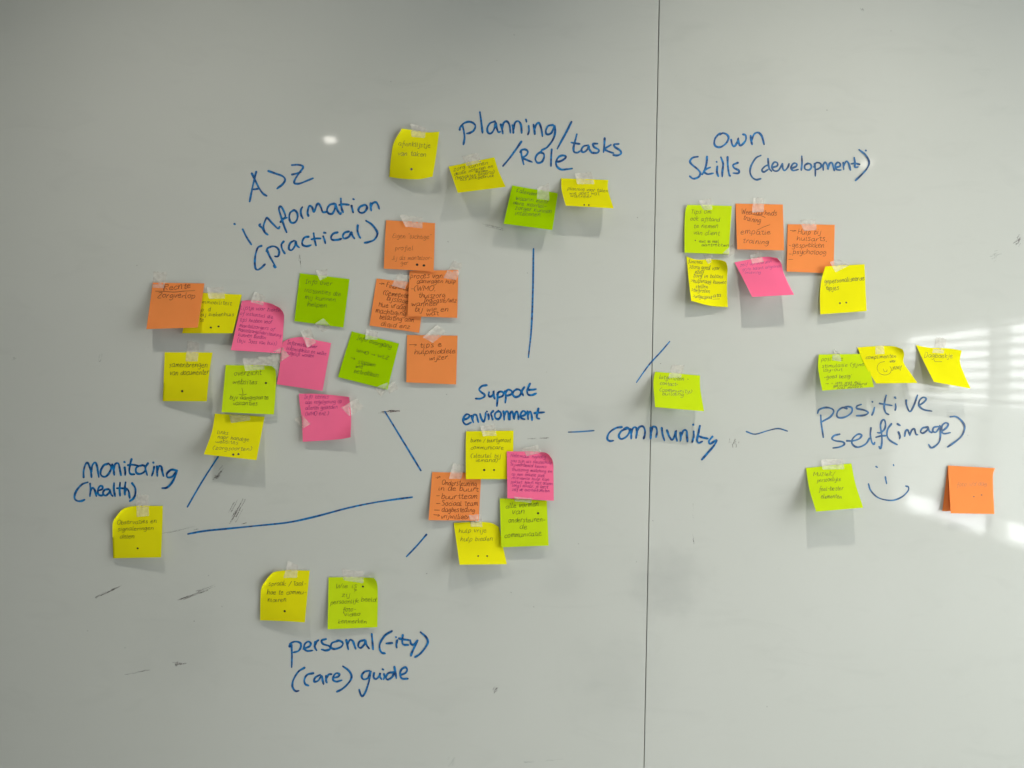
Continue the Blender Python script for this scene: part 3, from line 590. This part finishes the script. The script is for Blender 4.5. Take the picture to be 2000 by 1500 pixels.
Note('yellow', "yellow note reading 'afvinklijstje van taken', left of the planning heading, its left side bowed", (785,251),(858,257),(845,345),(760,345.5),
     t=[(802,253.5),(831,258.5)], r=[(852,303)], b=[(783,349),(818,350)], l=[(769.5,278),(764,304)], h=(5,18), curl=[(0,0,.7,9)], bulge=6).build(
     [T('afvinklijstje',778,284,840,288.5,6), T('van taken',777,303,832,305.5,6)], [(803.7,330.5,2.6)])
Note('yellow', "foreshortened yellow note with five cramped lines, between the afvinklijstje note and the /Role heading", (876,325.3),(965.6,307),(987.7,365),(894,376.7),
     r=[(974,334)], l=[(883,345)]).build(
     [T('zorg kunnen',886,334.5,953,321,5), T('delen noteren en',887,343,963,327,4.2), T('melden',929,338,953,335,3), T('(berichten experts)',889,350.5,966,338.5,4), T('als prikgebruik',899,353,965,345,3.6)], pw=1.05)
Note('green', "green note reading 'Kalender waarin', below the Role heading", (1000.6,362),(1089.7,377.4),(1079,449.4),(983.5,437), cap=26).build(
     [T('Kalender',1008,375.6,1049,382.8,5), T('waarin meer',1007,390,1071,398,5), T('dere mantel-',1002.4,399,1067,406.5,5), T('zorger kunnen',1006,409,1077,416.5,5), T('intekenen',1005,419.7,1054.6,423,5)])
Note('yellow', "yellow note reading 'planning', the one right of the green calendar note under tasks", (1096,348.2),(1187.8,351.3),(1198.6,407),(1105,401.7), r=[(1188,372)], l=[(1097,372)]).build(
     [T('planning voor taken',1108.6,371,1187,375.5,4.2), T('wie doet wat',1112,379.5,1170,381,4.2), T('wanneer',1114,385,1155,387,4.2)], [(1141,400,1.6),(1150,400.5,1.6)], pw=1.0)
# own skills
Note('lime', "green note reading 'Tips om ook afstand te nemen', top left under the Skills heading", (1343,400),(1429.6,402),(1423,496.5),(1337,493.6), l=[(1338.5,412),(1337,440)], curl=[(0,0,.3,4)], h=(7,5)).build(
     [T('Tips om',1349,417,1389,417,5.2), T('ook afstand',1348,430.5,1406,432.5,5), T('te nemen',1354,444.5,1402,445.5,5), T('van client',1354,457.5,1405,459.5,5), T('niet te veel',1365,474,1404,474,3.6), T('aantrekken',1370,480.5,1423,481.5,3.6)], [(1358,469.6,1.3)])
Note('orange', "orange note reading 'Weerbaarheids training', between the green tips note and the hulp bij note", (1436.6,397.6),(1529,399.6),(1531.6,489),(1440,487), l=[(1438,440)], h=(11,9)).build(
     [T('Weerbaarheids',1448,418,1517,421,6.5), T('training',1451,429,1485,436,6), T('empatie',1447,457,1505,457.5,6.5), T('training',1450,474.5,1501,477,6.5)], extra=["1478,450 1490,444 1504,438.6; 1466,417 1476,420 1486,421 1495,425"], pw=1.25)
Note('orange', "orange note reading 'Hulp bij huisarts, gesprekken, psycholoog', its corner under the yellow gepersonaliseerde note", (1538.4,438),(1630.4,439),(1628,534),(1536.4,530.4), h=(6,2)).build(
     [T('~*',1542,454,1556,454,5), T('Hulp bij',1558,457.5,1603,457.5,6), T('huisarts,',1556,469.5,1616,471,6), T('gesprekken',1547,483,1610,483,6), T('psycholoog',1549,495.5,1614,497,6)],
     extra=["1541,479 1545,480.5; 1541,496 1546,496.4; 1540,507 1549,506.6"], pw=1.25)
Note('yellow', "yellow note crowded with lines starting 'functies', under the green tips note", (1340.6,500.6),(1417,511),(1421.6,600),(1350,587.6),
     t=[(1360,507),(1386,506.4),(1406,507.5)], r=[(1421,522),(1420,560)], b=[(1386,597)], l=[(1345,546)], h=(19,3), curl=[(1,0,.5,12)]).build(
     [T('functies',1344,512.5,1372,515,4.3), T('>zorg goed voor',1346,524.5,1405,527.5,5), T('jezelf',1356,534,1374,534.5,4.3), T('zorg in balans',1354,541.5,1412,543.5,4.8), T('>hulpvraag kunnen',1349,551.5,1418,555,4.8),
      T('stellen',1358,562.5,1382,563.5,4.3), T('>begroten',1350,569,1386,572.5,4.5), T('>uitgesprek',1353,581,1391,584.5,4.5), T('ata',1393,580.5,1408,579.5,4.5)], extra=["1392,585 1398,584 1406,583.6"], pw=1.15)
Note('pink', "pink note with three thin lines of writing, tilted, below the Weerbaarheids note", (1434.4,512.4),(1518,504),(1551,575.6),(1469,580), t=[(1468,506),(1496,501.4)], r=[(1526,514),(1529,528),(1538,550)], l=[(1450,542)],
     curl=[(1,0,.45,9)]).build([T('zelf verwoorden',1446,520.5,1507,513,3.8), T('grote balans uitgebreid',1450,529,1527,521.5,3.6), T('beleving',1454,534,1486,534.5,3.6)], pw=.85)
Note('yellow', "yellow note reading 'gepersonaliseerde tipjes' with two dots, overlapping the orange hulp bij note", (1612,520.4),(1688.6,516),(1692.6,607.6),(1602,614), l=[(1605,544),(1601.6,570)], top=3.6, h=(12,8), curl=[(0,0,.6,7)]).build(
     [T('gepersonaliseerde',1610,554,1688,547,5.5), T('tipjes',1613,567,1638,566,5.5)], [(1640.4,592,1.9),(1653,591,1.9)], pw=1.35)
# left cluster
Note('yellow', "yellow note with two dots, partly covered by the orange Rechte note", (376,571),(472.5,575.3),(454.5,651),(355.5,651), h=(10,13), top=1.0).build(
     [T('mmobiliteit',394.5,593,452,596,5), T('p. d',393,608,411,608,5), T('bij ziekenhuis',391.5,617,456,617,4.6), T('te',388.5,627.5,398,627.5,4.5)], [(411.8,639.8,2.1),(426.8,637.5,2.1)], pw=1.1)
Note('orange', "orange note reading 'Rechte Zorgverlop', leftmost of the orange notes", (298.5,552),(399.3,553.5),(386.3,639.8),(285.8,642.8), top=2.6, h=(24,24)).build(
     [T('Rechte',319.5,567,372,562.5,6.5), T('Zorgverlop',307.5,581,381,582,6.5)], extra=["303,568.6 320,569 340,570.5 360,568.6 381,567.6; 320,556 319,562 320,568; 321,556 320.5,568"], pw=1.45)
Note('pink', "pink note with seven written lines and curled corner, beside the two dot yellow note", (472.5,587.3),(546,601),(550,690),(450.8,684), t=[(492,587),(525,591.8)], r=[(554.3,614),(553.5,640)],
     curl=[(1,0,.5,10)], top=2.4, h=(13,2.5)).build([T('Lijstje voor zieken',469.5,603.5,547.5,609,4.4), T('of instanties die',468.8,614.5,532.5,622,4.4), T('tips hebben voor',468,627,531,632.5,4.6), T('mantelzorgers of',467,638,535.5,646,4.4),
     T('mantelzorgondersteuning',465,646.5,549,658,4.2), T('kunnen bieden',465,656.5,519,662.5,4.4), T('(bijv. Soos van huis)',462.8,668,540,674.5,4.6)], pw=.95)
Note('green', "green note reading 'Info over instanties die mij kunnen helpen', taped at top and bottom", (585.6,533.6),(682.8,545),(670.8,639.8),(574.8,627.2), h=(3,4), top=1.2).build(
     [T('Info over',596,553.5,648,558,5.5), T('instanties die',594,570,665,578.5,5.4), T('mij kunnen',595,583.6,655,589,5.4), T('helpen',600,598,638.4,600.5,5.4)], pw=1.15)
Note('orange', "orange note reading 'Financiele', tucked under the orange proces note", (735.5,544),(832,555),(818.7,650),(721.7,635.8), h=(4,4), top=1.0).build(
     [T('~*',740,556.5,752,557.5,5), T('Financiele',754,561,799,568,6.2), T('(Gemeente',747.5,575.5,797,582,6), T('bijslage',754,586,797,593.5,6), T('Hue vraag',739,598.5,792.5,604.5,6), T('machtiging',733,611,792.5,617,6),
      T('belasting aan',741,623,807.5,628.5,6), T('digid enz',744,636.5,800,642,6)], pw=1.3)
Note('orange', "orange note reading 'proces van aanvragen hulp (WMO', between the two other orange notes", (800,529),(895,527.5),(893,620.8),(796,617.5), top=2.6, h=(7,6)).build(
     [T('proces van',801,543,864,543,6.2), T('aanvragen hulp',814,553,890,553,5.6), T('-(WMO,',801,568,851,568,6.5), T('thuiszorg',817.5,581,869,582,6.2), T('Indicatie/Wlz',827.5,590.5,891.7,590.5,4.8), T('wanneer',804,597.5,856.7,596.5,6),
      T('bij wie en',810,608,875,608,6), T('wat',832.5,616.5,856.7,616,5.5)], pw=1.3)
Note('orange', "orange note reading 'Eigen luchtige profiel' with two dots, topmost orange note beside (practical)", (753.7,430),(849.7,435.8),(847,530),(749.5,524.7), h=(6,6.5), top=1.6).build(
     [T('Eigen "luchtige"',766.7,464.5,841.7,467,5.5), T('profiel',771.7,488.5,806.7,488.5,5.5), T('Jij als mantelzor-',765,507.5,844,507,4.8), T('ger',782.5,517,796.7,517,5)], [(814.7,517,2.6),(827.8,518.3,2.5)], pen='thin', pw=1.0)
Note('orange', "orange note reading 'tips e hulpmiddele wijzer', lowest of the orange group with blank lower half", (794.9,654.3),(893.6,655.6),(890.7,750.8),(793.6,746.8), h=(6,4)).build(
     [T('~',799,677,814,677,5.5), T('tips e',820,678.5,862.4,677,6), T('hulpmiddele',808.8,692,889,689.5,6.3), T('wijzer.',837.6,704,877.6,701,6)], pw=1.35)
Note('yellow', "yellow note reading 'samenbrengen van documenten' with one dot, left edge of the left cluster", (321.7,688),(415.3,688.5),(404,783.8),(317.7,783.5), r=[(409,728)], h=(5,19)).build(
     [T('samenbrengen',330.3,717,405,717,6.3), T('van documenten',332,733,409,731,6.2)], [(355.8,764,2.5)], pw=1.3)
Note('pink', "pink note starting 'Informatie over', overlapping the lower right corner of another pink note", (552,668.5),(646.6,670),(630,763.5),(540.5,750.4), t=[(565,661.6),(589.3,658.5),(618.8,664.7)], l=[(546,717)], h=(2.5,8), top=2.8).build(
     [T('Informatie over',560.7,672.5,618.8,680.5,4.8), T('hulpmiddelen en welke',559,683,637,694,4.6), T('mogelijk worden',559,691.5,612.8,698.5,4.6)], pw=.95)
Note('lime', "green note reading 'overzicht websites' with an arrow down and one dot, top right corner curled", (440.8,712.8),(531,715),(534.9,809.5),(432.6,805), t=[(482,713.4),(515,713.5)], r=[(538.8,726),(538,771)],
     top=2.0, h=(15,9), curl=[(1,0,.4,8)]).build([T('overzicht',457,733.5,510.6,731.8,6), T('websites',454.3,750,502,750,6), T('bijv aangepaste',448.2,779.5,523.6,779.5,5), T('vakanties',455,791,502.8,791,5)],
     [(519.3,748,2.2)], extra=["472.5,758 474,764 474.5,771; 466.5,769.6 471,771.4 476,771.6 482,769.6"], pw=1.3)
Note('yellow', "yellow note reading 'links naar handige websites' with two dots, hanging below the green overzicht note", (419.6,807.7),(517,813.8),(501,898.7),(398,887.5), l=[(413.5,844)], top=1.4, h=(26,27)).build(
     [T('links',424,847,445.6,849,4.8), T('naar handige',424,856,485.5,862,4.6), T('websites',420.5,864.6,464.7,867.5,4.6), T('(zorgsoorten)',415.3,877.5,491.5,880.5,4.6)], [(455.5,887.8,2.3),(465.9,887,2.3)], pw=1.1)
Note('green', "green note reading 'Info overgang', tilted, lower right of the cluster with a taped corner", (687.3,646.9),(779.5,671),(756.6,761),(660,736.5), h=(4,2.5)).build(
     [T('Info overgang',696,663,764.5,681,5.6), T('WMO ~ WLZ',695,687,757.5,702,4), T('~',684,700.5,693,703,5), T('stappen',698.6,710,732.4,716,5.3), T('wie',694,718.6,708,719.5,4.8), T('betrokken',690.8,728,738.4,737,5.4)], pw=1.2)
Note('pink', "crumpled pink note reading 'Info kennis aan regelgeving', lowest pink note, taped at both sides", (583.8,769),(682,775.2),(684.7,854),(591.4,863), t=[(624,769.4)], r=[(685.6,815)], b=[(658.7,858.4)], l=[(585,786.4),(589.3,816)],
     h=(8,12), curl=[(1,0,.45,6),(1,1,.5,5)], top=3.0).build([T('Info kennis',593.7,778.5,641.4,778,4.8), T('aan regelgeving op',596.3,789,667.4,787,4.8), T('allerlei gebieden',596.3,800,658.7,798,4.8), T('(WMO enz.)',596.3,812,642.2,810,5)], pw=.95)
# centre
Note('orange', "orange note listing 'buurtteam, Sociaal team, dagbesteding', left note of the support group", (844,922),(940,924),(935,1017),(837,1016), h=(9,3.5), top=1.0).build(
     [T('~*',850,935.5,861,935.5,5), T('Ondersteuning',863,946.5,931,950,6.2), T('in de buurt',856,957.5,934,960,6), T('buurtteam',862,974,932,973.5,6.2), T('Sociaal team',863,987.5,933,987.5,6), T('dagbesteding',863,999.5,928,1000,5.6), T('~',846,1009,859,1010,5.5), T('vrijwilliger',861,1012.5,916,1013.5,5.6)],
     extra=["852,968.4 859,968.2; 852,983.4 860,983.2; 848,996.2 859,996.4"], pw=1.35)
Note('yellow', "yellow note reading 'buren / buurtgenoot' with two dots, directly under the environment heading", (910.4,842.4),(1003,841),(1002,936),(910,935.6), h=(7,3), top=2.4, l=[(909.5,870)]).build(
     [T('buren / buurtgenoot',919,863.5,997,863.5,5), T('communicare',919.4,877.5,983,877.5,5), T('(sleutel bij',919.4,893.5,978,893.5,5), T('iemand)',929,902,972,902.5,4.8)], [(945.6,918,2.4),(965,918,2.0)], pw=1.1)
Note('lime', "green note reading 'alle vormen van ondersteunende communicatie' with one dot, right of the support group", (976,973),(1068,978),(1071.6,1065.6),(979,1069), h=(12,12), top=2.8).build(
     [T('alle vormen',988,992.5,1052,988.5,6), T('van',1000,1004,1024,1003,6), T('ondersteunen-',993,1020.5,1065,1018.5,5.6), T('de',1015,1033,1029,1033.5,6), T('communicatie',986,1050.5,1058,1045.5,6)], [(1051,1002.4,2.2)], pw=1.3)
Note('pink', "pink note closely written in nine lines, right of the yellow buren note", (990,881.6),(1072,888),(1081.6,978),(991,973), t=[(1026,882),(1062,883.5)], r=[(1080,902),(1081,930)], top=4.4, h=(10,9), curl=[(1,0,.35,9)]).build(
     [T('Helemaal handig',997,892.5,1066,895.5,4.2), T('zou zijn als sleutelhulp',997,902.5,1078,906,3.8), T('bijvoorbeeld kennis',997,909.5,1067,914.5,3.8), T('thuiszorg matching en',999,919,1078,923.5,3.8), T('op een enkele plek',999,928.5,1064,931.5,3.8),
      T('relevante hulp kan',999,935.5,1072,939,3.8), T('pakket. hoeft niet alleen',998,943.5,1079,947,3.8), T('langs elkaar, je leest',1000,950,1070,954,3.8), T('zelf de overeenkomsten',1000,958.5,1073,961,3.8)], pw=.9)
Note('yellow', "yellow note reading 'hulp vrije hulp bieden' with two dots, bottom of the support group", (886,1021.6),(974,1029),(990,1102),(897.6,1103), t=[(916,1019.6),(950,1019.8),(964,1023)], top=1.2, h=(24,11.5), curl=[(1,0,.35,1.5)]).build(
     [T('hulp vrije',896,1040.5,950,1039.5,5.4), T('hulp bieden',899,1057.5,962,1055.5,5.4)], [(934,1086,1.8),(951.6,1086,1.8)], pw=1.15)
Note('yellow', "yellow note reading 'Observaties en signaleringen delen', below (health), top left corner rolled back", (229,1006),(318,988),(314.6,1088.6),(221,1090.4), t=[(240,994.5),(258,988.7),(285,988)], l=[(220.5,1020),(219.5,1045)], r=[(317,1030)], h=(6,15), curl=[(0,0,.6,10)]).build(
     [T('Observaties en',228.5,1024.5,305.6,1021,5), T('signaleringen',230,1037,299.3,1034.5,5), T('delen',233.6,1051.5,262.4,1051.5,5)], [(268.9,1071,2.0)], pw=1.2)
Note('yellow', "yellow note reading 'spraak / taal', above the personality heading, top left corner rolled back", (521,1131),(605,1114.4),(595.4,1215.7),(508,1211.5), t=[(533,1118.5),(550,1114.6),(575,1114)], l=[(511,1147),(508.5,1170)], b=[(557.7,1213.4)], r=[(600,1167)], h=(5,17), curl=[(0,0,.6,9)]).build(
     [T('spraak / taal-',525,1144,598,1143,5.6), T('hoe te commu-',521,1161.5,598,1160.5,5.6), T('niceren',523,1175.3,558.6,1175.3,5.6)], [(556,1193.7,2.3)], pw=1.25)
Note('lime', "green note reading 'Wie is zij persoonlijk beeld', above the personality heading", (641.7,1127.4),(730,1128.6),(737,1225),(639.8,1229.2), t=[(690,1127.4)], r=[(736.5,1139),(738,1167)], h=(9,5), curl=[(1,0,.35,8)]).build(
     [T('Wie is',655.3,1149,696,1148,5.8), T('?',688,1158,694,1158,4), T('zij',667.8,1165.5,683.3,1165.5,5), T('persoonlijk',645.6,1180.5,700.7,1177,5), T('beeld',705.5,1174.5,734.5,1174.5,5), T('foto-',669.8,1194.5,695,1193,5), T('video',672.7,1203.5,703.6,1202.5,4.8),
      T('kenmerken',660,1217.8,716,1217,5.2)], [(708.8,1145.7,2.2)], pw=1.2)
# community and right
Note('lime', "lime note reading 'lotgenotencontact', the only note above community, right of the seam", (1279.5,726),(1367.2,733.3),(1375.2,803.3),(1279.5,795.3), l=[(1276,748)], r=[(1368,759.5)]).build(
     [T('lotgenoten -',1287,739.5,1344.8,743.5,4.8), T('contact-',1288.8,751.5,1324.3,753.5,4.2), T('(community)',1288,764,1351,767.5,4.2), T('building',1293.5,771.5,1335.5,773.5,4.2)], pw=1.1)
Note('yellow', "yellow note with a drawn smiley circle, between the positieve and Dagboekje notes", (1674.4,678.4),(1763,682),(1792,748),(1711,749), t=[(1712,676),(1744,676)], r=[(1766,692),(1765,708),(1778,728)], l=[(1690,714)], curl=[(1,0,.45,8)], top=1.0, h=(26,24)).build(
     [T('complimenten',1691,701,1750,698.5,4.8), T('voor',1738,708,1749,707.5,3.5), T('jezelf',1743,720.5,1760,720.5,4.6)],
     extra=["1728,706 1718,709 1713,718 1717,728 1727,732.5 1737,730 1741,722 1738,715; 1725,720 1727,725 1731,726 1733,722"], pw=1.1)
Note('lime', "green note reading 'positieve stimulatie', leftmost of the three notes above the positive heading", (1599,692.4),(1691,691),(1707,756),(1606,763), l=[(1598,720)], top=3.4, h=(26,31)).build(
     [T('positieve',1604,705.5,1646,703.5,5), T('stimulatie (fijne',1605,718,1687,714.5,4.2), T('lay-out',1608,725.5,1645,724.5,4), T("-goed bezig'",1609,739.5,1663,737.5,4.6), T('~ - iets wat mij',1612,751,1680,748.5,3.2), T('geinteresseerd',1628,755.8,1692,751.5,3), T('zou maken',1634,760,1684,757.5,3)], pw=1.1)
Note('yellow', "yellow note reading 'Dagboekje', standing away from the board in the window reflection", (1789,674),(1878,684.4),(1896,759),(1824,746), t=[(1815,679),(1852,680.5)], r=[(1875,706),(1882,728)], l=[(1806,710)], h=(34,30), cap=42).build(
     [T('Dagboekje',1805,698.5,1860,699,5.8)], extra=["1825,702 1826,706 1832,706.4 1840,706.4"], pw=1.05)
Note('lime', "lime note reading 'Muziek/ persoonlijke feel-better elementen', left of the smiley", (1574,914),(1663,905),(1686,991.5),(1594,999.4), l=[(1581,956)], r=[(1671,945)]).build(
     [T('Muziek/',1588.4,930,1630,928.5,5.4), T('persoonlijke',1596,942,1642,939,5), T('feel-better',1599.4,958.5,1646.7,957.5,5.2), T('elementen',1603.8,973,1643.4,973,5)], pw=1.15)
Note('orange', "darker orange note lying flat behind the front orange note at the far right", (1851,911),(1940,915),(1931,999),(1840.3,998.3), top=.8, h=(1.2,1.2)).build()
Note('orange', "front orange note at the far right with faint writing and two dots, no tape", (1851.3,909.2),(1943.7,914.4),(1942.2,1003.8),(1856.8,1002.5), r=[(1939.5,928),(1940,960)], top=2.4, h=(17,12)).build(
     [T('foto v/d dag',1869,950,1927,948,5)], [(1902,970,1.3),(1917.3,966.8,1.3)], pen='faint', pw=.9)

# ---------------------------------------------------------------- tape
def tape(label, a, b, c, d, curl=None, seed=0, wr=0.28):
    """quad TL,TR,BR,BL; torn at top and bottom ends, sitting on note or board"""
    R = random.Random(seed * 31 + 5); n = 10
    q = [np.array(k, float) for k in (a, b, c, d)]; pts = []; uv = []
    jt = [R.uniform(-.05, .05) for _ in range(n + 1)]; jb = [(.018 if i % 2 else -.01) + R.uniform(-.01, .01) for i in range(n + 1)]
    js = [R.gauss(0, .008) for _ in range(n + 1)]
    for j in range(n + 1):
        for i in range(n + 1):
            u, v = i / n, j / n
            v2 = v + jt[i] * (1 - v) + jb[i] * v; u2 = u + js[j] * (1 if u > .5 else -1) * abs(u - .5) * 2
            pts.append((1 - u2) * (1 - v2) * q[0] + u2 * (1 - v2) * q[1] + u2 * v2 * q[2] + (1 - u2) * v2 * q[3]); uv.append((u, v))
    pts = np.array(pts); uv = np.array(uv); H = np.full(len(pts), 0.0004)
    for nt_ in NOTES:
        cc = np.array(nt_.c)
        if pts[:, 0].max() < cc[:, 0].min() - 5 or pts[:, 0].min() > cc[:, 0].max() + 5 or pts[:, 1].max() < cc[:, 1].min() - 5 or pts[:, 1].min() > cc[:, 1].max() + 5: continue
        u, v = nt_.inv(pts); ins = (u > -.03) & (u < 1.03) & (v > -.03) & (v < 1.03)
        H = np.where(ins, np.maximum(H, nt_.h(np.clip(u, 0, 1), np.clip(v, 0, 1)) + 0.0005), H)
    f = [R.uniform(5, 11) for _ in range(4)]; p = [R.uniform(0, 6) for _ in range(4)]
    wrk = np.abs(np.sin(uv[:, 0] * f[0] + uv[:, 1] * f[1] + p[0])) ** 3 + np.abs(np.sin(uv[:, 0] * f[2] - uv[:, 1] * f[3] + p[1])) ** 4
    H = H + wr / 1000 * wrk * (1 - uv[:, 1] * .5)
    if curl:
        for cside, hh in curl:
            t_ = {'l': 1 - uv[:, 0], 'r': uv[:, 0], 't': 1 - uv[:, 1], 'tl': (2 - uv[:, 0] - uv[:, 1]) / 2, 'tr': (1 + uv[:, 0] - uv[:, 1]) / 2}[cside]
            H = H + hh / 1000 * np.clip((t_ - .72) / .28, 0, 1) ** 1.5
    P_ = P3(pts[:, 0], pts[:, 1], H); F = []
    for j in range(n):
        for i in range(n):
            a_ = j * (n + 1) + i; F.append((a_, a_ + n + 1, a_ + n + 2, a_ + 1))
    o = link('tape_strip', P_, F, TAPE, None, True)
    tag(o, label, 'tape', 'clear tape pieces holding the notes')
TP = [
 ("frosted tape on the yellow afvinklijstje note, its left end curling up", (801,240),(832,249),(829.5,269.5),(804,267), [('tl',4)]),
 ("frosted tape on top of the tilted yellow zorg kunnen note", (902,305),(933,298.5),(940,317),(911.6,324), [('t',1)]),
 ("upright tape on the green Kalender note", (1050,366),(1071.7,358.5),(1072.6,390.9),(1049,388.5), [('tl',2)]),
 ("wide tape on the yellow planning note under tasks", (1122.5,339),(1155.4,336.5),(1160.8,359.4),(1127.5,359.4), [('l',2.5)]),
 ("tape on the top of the green Tips om note", (1363,392),(1389,387),(1391,409),(1374,410), [('tl',3)]),
 ("tape across the lower right corner of the green Tips om note", (1431,477),(1438,493),(1422,503),(1410,496), None),
 ("long upright tape on the orange Weerbaarheids note", (1471,386),(1493,387),(1491.6,413.5),(1469,415), [('l',1.5)]),
 ("tape on the orange Hulp bij note", (1562,430),(1593,428),(1595,449),(1570,451), None),
 ("small tape on the crowded yellow functies note", (1373,497),(1391,497),(1389,512),(1383,515.5), None),
 ("tape on the tilted pink note below the Weerbaarheids note", (1464,499),(1484,491),(1492,511),(1469,515), [('tl',3)]),
 ("slanted white tape on the yellow gepersonaliseerde note", (1621,512),(1640,507),(1659,518),(1632,532), [('tl',1.5)]),
 ("tape on the top left corner of the orange Rechte note", (300,530),(327,532.5),(320,562.5),(297.8,562), None),
 ("tape on the partly covered yellow note beside the Rechte note", (404,562),(436.5,560),(439.5,582.8),(408,583.5), [('l',3)]),
 ("tilted tape on the closely written pink note in the left cluster", (496.5,569),(519,579),(513.8,597),(489.8,589.5), [('l',2)]),
 ("tape joining the lower corner of one pink note to the next", (552,678),(565,695),(544.5,709.5),(526.5,689.5), None),
 ("curling tape on top of the green Info over instanties note", (617,529),(639.6,525.8),(638.5,541),(625,547.5), [('l',5)]),
 ("square tape under the bottom edge of the green Info over instanties note", (631.8,621.8),(646.8,638.6),(630,649.4),(613.8,633), [('l',2.5)]),
 ("wide tape on the orange Eigen luchtige note", (780.5,419),(824.7,424),(825,445.8),(791.7,442.5), [('l',3)]),
 ("tape on the orange Financiele note", (777.5,532.5),(801.7,538),(790.8,564),(765,558), None),
 ("tape on the upper right of the orange proces note", (885,509),(904,516.7),(891,546.7),(865.8,543), [('r',1.5)]),
 ("pointed tape on the orange tips e note", (852.8,634.8),(872,648),(845.6,669.7),(825.6,658.8), [('l',2)]),
 ("upright tape on the yellow samenbrengen note", (366,665.6),(390,670),(385.8,705.5),(362.7,705.5), None),
 ("left tape on the green overzicht note", (473.3,700.3),(512,696),(517,721),(479,724.5), [('l',3)]),
 ("crumpled tape right of it above the curled corner of the green overzicht note", (503,697),(545,691.5),(540,712.5),(513,716), [('tl',2)]),
 ("short tape between the green overzicht note and the yellow links note", (447.3,811.2),(488,810.3),(488,820.7),(451.7,826), None),
 ("tape on the pink note that starts Informatie over", (587,647),(606.7,640.8),(617,669.4),(600,679), [('l',3)]),
 ("tape on the top of the green Info overgang note", (715,643),(738.4,648.6),(736.7,663.3),(713.3,662.5), [('l',1.5)]),
 ("curled tape under the lower right corner of the green Info overgang note", (757.5,747),(754,762),(744,775),(730.6,757.8), [('r',2)]),
 ("loose crumpled tape end right of the green Info overgang note", (769.6,744.8),(779,760),(760,769),(756,753), [('l',1.5)]),
 ("tape holding the right side of the crumpled pink note", (697,778),(711,796),(683,813),(666.5,796), [('l',2)]),
 ("tape holding the left side of the crumpled pink note", (574.6,818.5),(590,810.5),(606.7,828),(590.2,837.6), [('l',1.5)]),
 ("tape on the yellow buren note under environment", (938,832),(967,829),(969.6,851),(943,851.6), [('l',2)]),
 ("crinkled tape on the nine line pink note", (1020,876),(1050,869.5),(1057,884),(1029,891), [('t',1.5)]),
 ("tape on the orange note listing buurtteam", (885,905),(908,908),(901,935),(877,935), [('l',2)]),
 ("sliver of tape on the green alle vormen note, under the pink note", (1004,970),(1040,973),(1037,982),(1005,978.5), None),
 ("tape joining the orange list note and the yellow hulp vrije note", (916,1006),(940,1005),(942,1029),(920,1028.5), None),
 ("upright tape on the yellow Observaties note below (health)", (266,966),(290,968),(291,1007.6),(267,1009.4), None),
 ("tape on the yellow spraak note, its end twisted up", (562.5,1095),(582.8,1104),(580,1128.3),(553.8,1128.3), [('tl',5)]),
 ("wide tape on the green Wie is note", (667,1111),(710.4,1115.8),(709.4,1139),(671.7,1133.2), None),
 ("tape on the lime lotgenoten note right of the seam", (1311,712.8),(1337.3,712.8),(1330,737),(1305.6,738), None),
 ("narrow tape on the green positieve note", (1629,681),(1640,690),(1643,706),(1625,703), [('t',3)]),
 ("tape on the yellow note with the drawn smiley circle", (1710,675),(1726,675),(1727.6,691),(1710,692), None),
 ("tape on the yellow Dagboekje note", (1829,658),(1849,662),(1843,690),(1821,689), None),
 ("wide tape on the lime Muziek note", (1602.7,897.5),(1645.6,895.3),(1649,916),(1607,917), [('l',2)]),
]
for i, (lab, a, b, c, d, cu) in enumerate(TP): tape(lab, a, b, c, d, cu, i)
